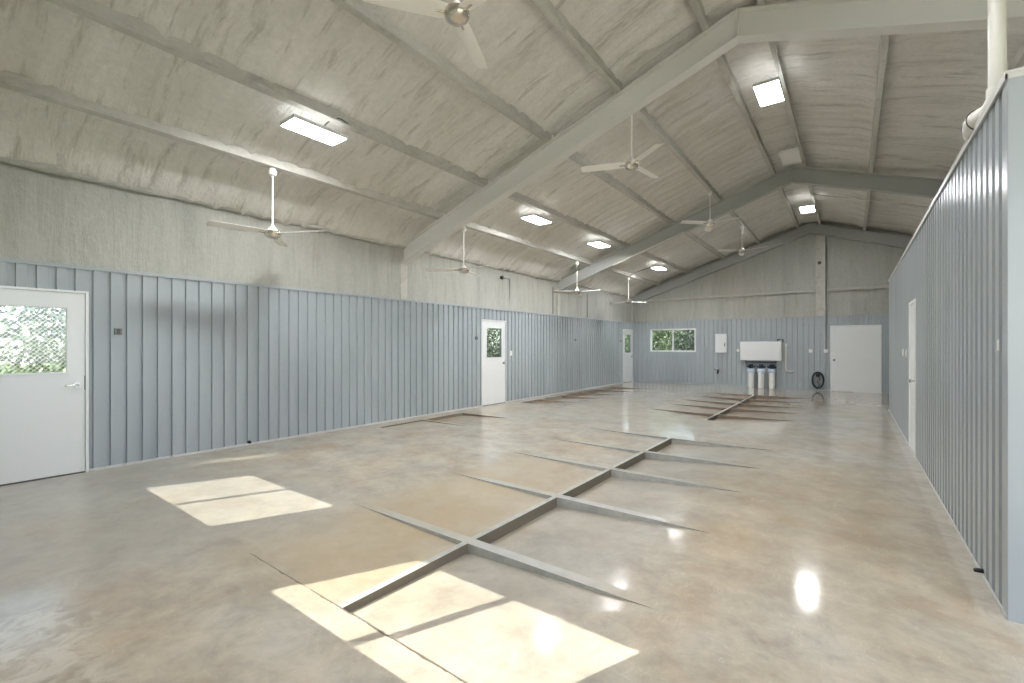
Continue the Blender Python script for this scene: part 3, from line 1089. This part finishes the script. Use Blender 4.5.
cord('power_cord', [(-0.9, 10.1, 5.10), (-0.80, 9.9, 5.17), (-0.78, 9.5, 5.28), (-0.80, 9.2, 5.30)], 0.006, M['white2'],
     'thin white cord from the unlit ridge light up to the purlin', 'cord')
cord('power_cord', [(-5.94, 14.45, 3.74), (-5.75, 14.5, 3.84), (-5.45, 14.6, 3.95), (-5.10, 14.65, 4.03)], 0.010, M['dark'],
     'dark cord arching from the far left corner fan towards the farthest left light', 'cord')
cord('brace_rod', [(-6.72, 10.95, 3.42), (-6.35, 10.95, 3.55), (-6.0, 10.95, 3.70)], 0.010, M['pvc'],
     'thin pale rod slanting up to the fan before the middle steel frame', 'rod')
# white conduit under the middle frame
cord('roof_conduit', [(x, FRAMES[1] - 0.10, zt(x) - 0.345) for x in (-5.25, -4.6, -3.9, -3.35)], 0.022, M['pvc'],
     'thin white conduit fixed along the underside of the middle steel frame', 'pipe')
cord('roof_conduit', [(-0.75, 11.0 + 1.9, 5.02), (1.2, 12.9, 4.38), (3.0, 12.9, 3.78)], 0.012, M['pvc'],
     'thin pale conduit crossing the right slope beyond the middle steel frame', 'pipe')

# ------------------------------------------------------------------ drain pipe on the partition top
root = empty('vent_pipe', (XP + 0.06, 4.05, ZR))
tag(root, 'white vertical pipe rising from the near top corner of the partition to the roof', 'pipe')
b = MB()
b.tube([(0, 0, 0.10), (0, 0, 2.02)], 0.041, 24)
b.build('riser', M['pvc'], root, smooth=True)
b = MB()
b.tube([(0, 0, 0.16), (0, 0, 0.10), (-0.01, 0.02, 0.065), (-0.02, 0.10, 0.055), (-0.02, 0.16, 0.05)], [0.050, 0.050, 0.052, 0.050, 0.048], 24)
b.build('elbow', M['white2'], root, smooth=True)
b = MB()
pts, rr = [], []
for k in range(15):
    t = k / 14
    pts.append((-0.02 - 0.03 * math.sin(t * PI), 0.10 + 0.36 * t, 0.055 + 0.02 * math.sin(t * PI * 1.0) - 0.03 * t))
    rr.append(0.052 + 0.014 * math.sin(t * PI) + 0.003 * math.sin(t * 31))
b.tube(pts, rr, 22)
wr = b.build('wrapped_hose', M['pvc'], root, smooth=True)
for t in (0.30, 0.72):
    y = 0.10 + 0.36 * t
    b = MB()
    ring = [(-0.045 + 0.068 * math.cos(a), y + 0.03 * math.cos(a), 0.06 + 0.068 * math.sin(a)) for a in [k * 2 * PI / 24 for k in range(25)]]
    b.tube(ring, 0.004, 6)
    b.build('tie', M['dark'], wr)

# ------------------------------------------------------------------ small fittings
def plate(name, x, y, z, nx, ny, m, lb, w=0.07, h=0.115, d=0.008, cat='switch plate', rocker=True, group=None):
    """cover plate on a wall whose room-side normal is (nx, ny)"""
    root = empty(name, (x, y, z), math.atan2(ny, nx))
    tag(root, lb, cat, group)
    b = MB(); b.box(0.0, d, -w / 2, w / 2, -h / 2, h / 2)
    b.build('cover', m, root, bevel=0.002)
    if rocker:
        b = MB(); b.box(d, d + 0.006, -0.014, 0.014, -0.03, 0.03)
        b.build('rocker', M['white2'], root, bevel=0.001)
    else:
        b = MB()
        b.box(d, d + 0.003, -0.017, 0.017, -0.03, 0.03)
        b.build('socket', M['dark'] if m is M['conduit'] else M['white2'], root)
    return root
def gang(y, lb):
    plate('junction_box', XL, y, 1.61, 1, 0, M['conduit'], lb, 0.07, 0.075, 0.03, 'electrical box', False)
gang(1.53, 'small grey electrical box on the left wall right of the nearest door')
gang(7.97, 'small grey electrical box on the left wall just left of the middle door')
gang(12.69, 'small grey electrical box on the left wall between the middle and far doors')
gang(16.2, 'small grey electrical box on the left wall just left of the far door')
plate('light_switch', XL, 9.32, 1.24, 1, 0, M['white2'], 'white light switch on the left wall just right of the middle door', 0.09, 0.12)
plate('light_switch', XP, 9.62, 1.33, -1, 0, M['white2'], 'white switch plate left of the partition door, farther of the pair', 0.11, 0.12)
plate('light_switch', XP, 9.08, 1.32, -1, 0, M['white2'], 'white switch plate left of the partition door, nearer the door frame', 0.07, 0.12)
plate('blank_plate', XP, 3.66, 1.45, -1, 0, M['liner'], 'small grey cover plate on the partition wall by its near corner', 0.035, 0.07, 0.005, 'cover plate', False)
plate('wall_socket', -3.20, YE, 1.26, 0, -1, M['white2'], 'small white socket plate immediately left of the white equipment box', 0.09, 0.09, 0.012, 'socket', False)
plate('wall_socket', -1.07, YE, 1.26, 0, -1, M['white2'], 'white socket plate on the end wall above the coiled black hose', 0.10, 0.11, 0.012, 'socket', False)
plate('light_switch', -0.66, YE, 1.26, 0, -1, M['white2'], 'white switch plate on the end wall just left of the wide white door', 0.11, 0.11, 0.012)

# conduits
def conduit(pts, lb, r=0.013, m=None):
    b = MB(); b.tube(pts, r, 10)
    tag(b.build('wall_conduit', m or M['conduit'], smooth=True), lb, 'pipe')
conduit([(-0.66, YE - 0.055, zt(-0.66) - 0.36), (-0.66, YE - 0.055, 2.36), (-0.66, YE - 0.016, 2.30), (-0.66, YE - 0.016, 1.32)],
        'thin grey conduit running down the end gable beside the post to a switch')
conduit([(-6.985, 8.95, 3.13), (-6.985, 9.23, 3.13), (-6.985, 9.25, 3.10), (-6.985, 9.25, 2.36)],
        'dark conduit dropping down the upper left wall above the middle door', 0.014)
b = MB()
b.lathe([(0, 0), (0.03, 0), (0.045, 0.02), (0.045, 0.06), (0, 0.07)])
o = b.build('wall_sensor', M['black'], smooth=True)
o.rotation_euler = (0, PI / 2, 0); o.location = (-7.02, 8.93, 3.13)
tag(o, 'small round black sensor high on the left wall above the middle door', 'sensor')
conduit([(-6.99, 11.35, 3.15), (-6.99, 11.35, 2.36)], 'dark vertical conduit on the upper left wall near the middle steel frame', 0.012)
conduit([(-6.99, 13.5, 3.15), (-6.99, 13.5, 2.36)], 'dark vertical conduit on the upper left wall beyond the middle steel frame', 0.012)

# stub at the foot of the left wall
b = MB(); b.tube([(XL - 0.005, 3.0, 0.045), (XL + 0.03, 3.0, 0.045), (XL + 0.05, 3.0, 0.04)], [0.022, 0.022, 0.012], 12)
tag(b.build('pipe_stub', M['black'], smooth=True), 'small black pipe stub low on the left wall right of the nearest door', 'pipe stub')
b = MB(); b.tube([(XP + 0.0, 4.05, 0.035), (XP - 0.03, 4.05, 0.032), (XP - 0.045, 4.05, 0.028)], [0.014, 0.014, 0.009], 12)
tag(b.build('pipe_stub', M['black'], smooth=True), 'tiny black stub at the foot of the partition wall near its corner', 'pipe stub')

# breaker panel
root = empty('breaker_panel', (-3.74, YE, 1.18))
tag(root, 'white electrical breaker panel on the end wall right of the window', 'breaker panel')
b = MB(); b.box(-0.19, 0.19, -0.07, 0.0, 0.0, 0.67)
b.build('cabinet', M['white'], root, bevel=0.004)
b = MB(); b.box(-0.165, 0.165, -0.080, -0.071, 0.03, 0.64)
d = b.build('panel_door', M['white'], root, bevel=0.003)
b = MB(); b.box(0.115, 0.14, -0.090, -0.080, 0.22, 0.34)
b.build('latch', M['dark'], d, bevel=0.002)

# spigot
root = empty('wall_spigot', (-3.86, YE, 0.52))
tag(root, 'small black valve low on the end wall under the breaker panel', 'valve')
b = MB()
b.tube([(0.02, 0, 0), (0.02, -0.07, 0), (0.02, -0.10, -0.02), (0.02, -0.11, -0.10)], [0.03, 0.03, 0.035, 0.028], 14)
b.build('valve_body', M['black'], root, smooth=True)
b = MB(); b.tube([(-0.11, -0.07, 0.05), (-0.02, -0.07, 0.03), (0.06, -0.07, 0.06)], 0.011, 8)
b.build('valve_handle', M['black'], root, smooth=True)

# white equipment box with the pipework behind the canisters
root = empty('water_softener_box', (-2.485, YE, 0.92))
tag(root, 'wide white box mounted on the end wall above the three canisters', 'equipment box')
b = MB(); b.box(-0.62, 0.62, -0.17, -0.003, 0.0, 0.65)
b.build('cabinet', M['white'], root, bevel=0.012)
b = MB(); b.box(-0.60, 0.60, -0.178, -0.171, 0.02, 0.63)
b.build('front_cover', M['white'], root, bevel=0.004)
b = MB(); b.tube([(0.50, -0.09, 0.65), (0.50, -0.09, 0.70), (0.56, -0.09, 0.72), (0.66, -0.09, 0.71)], 0.018, 12)
b.build('elbow', M['black'], root, smooth=True)
b = MB()
b.tube([(0.66, -0.09, 0.71), (0.66, -0.09, 0.62)], 0.016, 12)
b.build('fitting', M['dark'], root, smooth=True)
b = MB(); b.tube([(-0.46, -0.10, -0.055), (0.46, -0.10, -0.055)], 0.013, 12)
b.tube([(-0.46, -0.10, -0.055), (-0.46, -0.10, 0.01)], 0.013, 12)
b.tube([(0.46, -0.10, -0.055), (0.46, -0.10, 0.01)], 0.013, 12)
b.build('manifold', M['navy'], root, smooth=True)

def make_canister():
    root = empty('filter_canister')
    b = MB()
    b.lathe([(0, 0.0), (0.078, 0.0), (0.085, 0.012), (0.086, 0.05), (0.088, 0.36), (0.092, 0.50), (0.094, 0.52), (0, 0.52)])
    b.build('housing', M['canister'], root, smooth=True)
    b = MB()
    b.lathe([(0.094, 0.52), (0.115, 0.54), (0.122, 0.58), (0.112, 0.625), (0.08, 0.655), (0, 0.655)])
    for k in range(8):
        a = k * PI / 4
        b.tube([(0.115 * math.cos(a), 0.115 * math.sin(a), 0.53), (0.112 * math.cos(a), 0.112 * math.sin(a), 0.62)], 0.009, 8)
    b.build('collar', M['blue'], root, smooth=True)
    b = MB()
    b.lathe([(0.070, 0.65), (0.075, 0.66), (0.075, 0.78), (0.06, 0.80), (0, 0.80)])
    b.tube([(-0.13, 0, 0.71), (0.13, 0, 0.71)], 0.030, 14)
    b.tube([(0, 0, 0.75), (0, 0, 0.785)], 0.022, 12)
    b.build('cap', M['navy'], root, smooth=True)
    return root
cans = [(-2.76, 'leftmost of the three white water filter canisters with blue collars under the box'),
        (-2.46, 'middle of the three white water filter canisters with blue collars under the box'),
        (-2.14, 'rightmost of the three white water filter canisters, slightly apart from the other two')]
proto = make_canister()
for i, (x, lb) in enumerate(cans):
    o = proto if i == 0 else copy_tree(proto)
    o.location = (x, YE - 0.16, 0.0)
    tag(o, lb, 'water filter', 'water filter canisters')

# white pipe right of the box
root = empty('wall_pipe', (-1.74, YE, 0.6))
tag(root, 'white L-shaped plastic pipe on the end wall right of the equipment box', 'pipe')
b = MB()
b.tube([(0, -0.05, 0.88), (0, -0.05, 0.04), (0.012, -0.05, 0.012), (0.04, -0.05, 0.0), (0.30, -0.05, 0.0)], 0.024, 14)
b.build('pipe_run', M['pvc'], root, smooth=True)
b = MB()
b.tube([(0, -0.05, 0.80), (0, -0.05, 0.90)], 0.034, 14)
b.build('coupling', M['white2'], root, smooth=True)
b = MB()
b.tube([(0.0, -0.05, -0.02), (0.06, -0.05, -0.07), (0.16, -0.05, -0.08), (0.24, -0.05, -0.02)], 0.010, 8)
b.build('drain_tube', M['conduit'], root, smooth=True)

# coiled hose on a hanger
root = empty('hose_reel', (-0.87, YE, 0.34))
tag(root, 'coiled black hose hanging low on the end wall left of the wide white door', 'hose')
b = MB()
pts = []
for k in range(6 * 24 + 1):
    a = k * 2 * PI / 24
    q = k / (6 * 24)
    wob = 1 + 0.05 * math.sin(a * 0.83 + 1)
    pts.append((0.150 * wob * math.cos(a), -0.05 - 0.05 * math.sin(q * PI * 3) ** 2, 0.25 * wob * math.sin(a) - 0.01))
b.tube(pts, 0.015, 8)
b.build('coil', M['black'], root, smooth=True)
b = MB()
b.box(-0.05, 0.05, -0.13, -0.001, 0.10, 0.20)
b.tube([(0, -0.14, 0.15), (0, -0.06, 0.15)], 0.06, 16)
b.build('hanger', M['black'], root, bevel=0.006)
b = MB()
b.tube([(0.02, -0.09, 0.12), (0.06, -0.10, 0.02), (-0.02, -0.10, -0.06), (0.05, -0.10, -0.14), (0.0, -0.09, -0.27), (-0.06, -0.09, -0.30)], 0.011, 8)
b.build('hose_end', M['black'], root, smooth=True)

# ------------------------------------------------------------------ outside: view through the panes and unseen light shapers
b = MB()
b.quad((-60, -50, -0.32), (50, -50, -0.32), (50, 70, -0.32), (-60, 70, -0.32))
o = b.build('ground', M['grass'], fix=False)
tag(o, 'grassy ground outside the building', 'ground', kind='structure')
b = MB(); b.box(-1.5, 6.5, -7.5, YN - 0.42, -0.31, -0.02); b.box(XR + 0.3, 12.0, YN - 0.42, 6.0, -0.31, -0.02)  # unseen paving, made pale to bounce sunlight indoors
tag(b.build('apron', M['apron']), 'unseen pale concrete apron outside the doorways, added to bounce daylight in', 'pavement', kind='structure')

def make_tree(seed, R, H, zc, n=2600, ls=0.11, pale=0.45):
    rnd = random.Random(seed)
    root = empty('leafy_tree')
    b = MB()
    b.tube([(0, 0, 0), (0.05, 0.03, zc * 0.5), (0.0, 0.05, zc)], [0.14, 0.11, 0.05], 10)
    for k in range(9):
        a = rnd.uniform(0, 2 * PI)
        z0 = rnd.uniform(0.25, 0.95) * zc
        b.tube([(0.02, 0.03, z0), (0.4 * R * math.cos(a), 0.4 * R * math.sin(a), z0 + 0.3 * H), (0.8 * R * math.cos(a), 0.8 * R * math.sin(a), z0 + 0.5 * H)], [0.05, 0.03, 0.01], 6)
    b.build('trunk', M['bark'], root, smooth=True)
    b = MB()
    blobs = []
    for k in range(16):
        a = rnd.uniform(0, 2 * PI)
        q = rnd.uniform(0.2, 0.75)
        blobs.append((R * q * math.cos(a), R * q * math.sin(a), zc + H * rnd.uniform(-0.75, 0.75), rnd.uniform(0.35, 0.55) * R))
    for k in range(n):
        bx_, by_, bz, br_ = blobs[k % 16]
        d = Vector((rnd.gauss(0, 1), rnd.gauss(0, 1), rnd.gauss(0, 1))).normalized() * br_ * rnd.uniform(0.6, 1.05)
        c = Vector((bx_, by_, bz)) + d
        u = Vector((rnd.gauss(0, 1), rnd.gauss(0, 1), rnd.gauss(0, 1))).normalized()
        v = u.cross(d).normalized() * ls * 0.45
        u = u * ls * rnd.uniform(0.7, 1.3)
        b.k = 1 if rnd.random() < pale else 0
        b.quad(c - u, c - u * 0.2 + v, c + u, c - u * 0.2 - v)
    b.build('crown', [M['leaf'], M['leaf2']], root, fix=False)
    return root
b = MB()
b.prism([(XL - 0.18, 2.78), (XL - 1.9, 2.50), (XL - 1.9, 2.56), (XL - 0.18, 2.84)], 5.6, 17.9)  # unseen roof added to keep sun off the middle and far doors
for y in (5.8, 11.7, 17.7):
    b.box(XL - 1.88, XL - 1.78, y - 0.05, y + 0.05, -0.32, 2.52)
tag(b.build('sun_blocker_roof', M['liner']), kind='structure')
t1 = make_tree(3, 2.0, 1.9, 2.3, 12000, 0.085, 0.15)
t2 = make_tree(11, 1.6, 1.2, 1.3, 9000, 0.07, 0.3)
trees = [(t1, -9.3, -1.9, 0.0, 'leafy tree outside placed and sized to shade the nearest door window'),
         (t2, -10.6, 1.9, 0.7, 'pale leafy bush outside seen low in the nearest door window'),
         (t1, -12.6, 4.6, 2.0, 'leafy tree outside between the nearest and middle doors'),
         (t1, -10.4, 9.2, 1.1, 'leafy tree outside behind the middle door window, left half'),
         (t2, -10.8, 12.6, 2.6, 'leafy bush outside behind the middle door window, right half'),
         (t1, -10.4, 16.6, 3.0, 'leafy tree outside to the left of the far door'),
         (t2, -9.0, 20.8, 1.9, 'leafy bush outside behind the far door window'),
         (t1, -8.6, 25.2, 0.4, 'leafy tree outside the left half of the end window'),
         (t1, -4.2, 25.0, 2.2, 'leafy tree outside the right half of the end window'),
         (t2, -5.4, 20.6, 4.1, 'low leafy bush outside under the end window')]
used = set()
for src, x, y, rz, lb in trees:
    if src.name in used:
        o = copy_tree(src)
    else:
        o = src; used.add(src.name)
    o.location = (x, y, -0.32)
    if y < -1:
        o.scale = (0.86, 0.86, 0.86)  # shrunk so some sun clears the crown and enters the nearest door
    o.rotation_euler = (0, 0, rz)
    tag(o, lb, 'tree', 'trees outside the windows')

# clipped hedge rows closing the view through the door and window panes
def hedge(x0, x1, y0, y1, h, label, seed):
    rnd = random.Random(seed)
    b = MB()
    L = math.hypot(x1 - x0, y1 - y0)
    ux, uy = (x1 - x0) / L, (y1 - y0) / L
    for k in range(int(L * 260)):
        t_ = rnd.uniform(0, L)
        z = rnd.uniform(0, 1) ** 0.8 * (h + 0.5 * noise.noise(Vector((t_ * 0.5, seed, 0))))
        d = rnd.uniform(-0.9, 0.9) + 0.4 * noise.noise(Vector((t_ * 0.8, z, seed)))
        c = Vector((x0 + ux * t_ - uy * d, y0 + uy * t_ + ux * d, z - 0.32))
        u = Vector((rnd.gauss(0, 1), rnd.gauss(0, 1), rnd.gauss(0, 1))).normalized()
        v = u.cross(Vector((rnd.gauss(0, 1), rnd.gauss(0, 1), 1))).normalized() * 0.06
        u = u * rnd.uniform(0.10, 0.17)
        b.k = 1 if rnd.random() < 0.25 else 0
        b.quad(c - u, c + v, c + u, c - v)
    o = b.build('hedge', [M['leaf'], M['leaf2']], fix=False)
    tag(o, label, 'hedge', kind='stuff')
hedge(-17, -17, -8, 42, 4.2, 'long dark green hedge outside beyond the left wall doors', 5)
hedge(-14.5, 4, 33, 33, 2.8, 'dark green hedge outside behind the end window', 8)
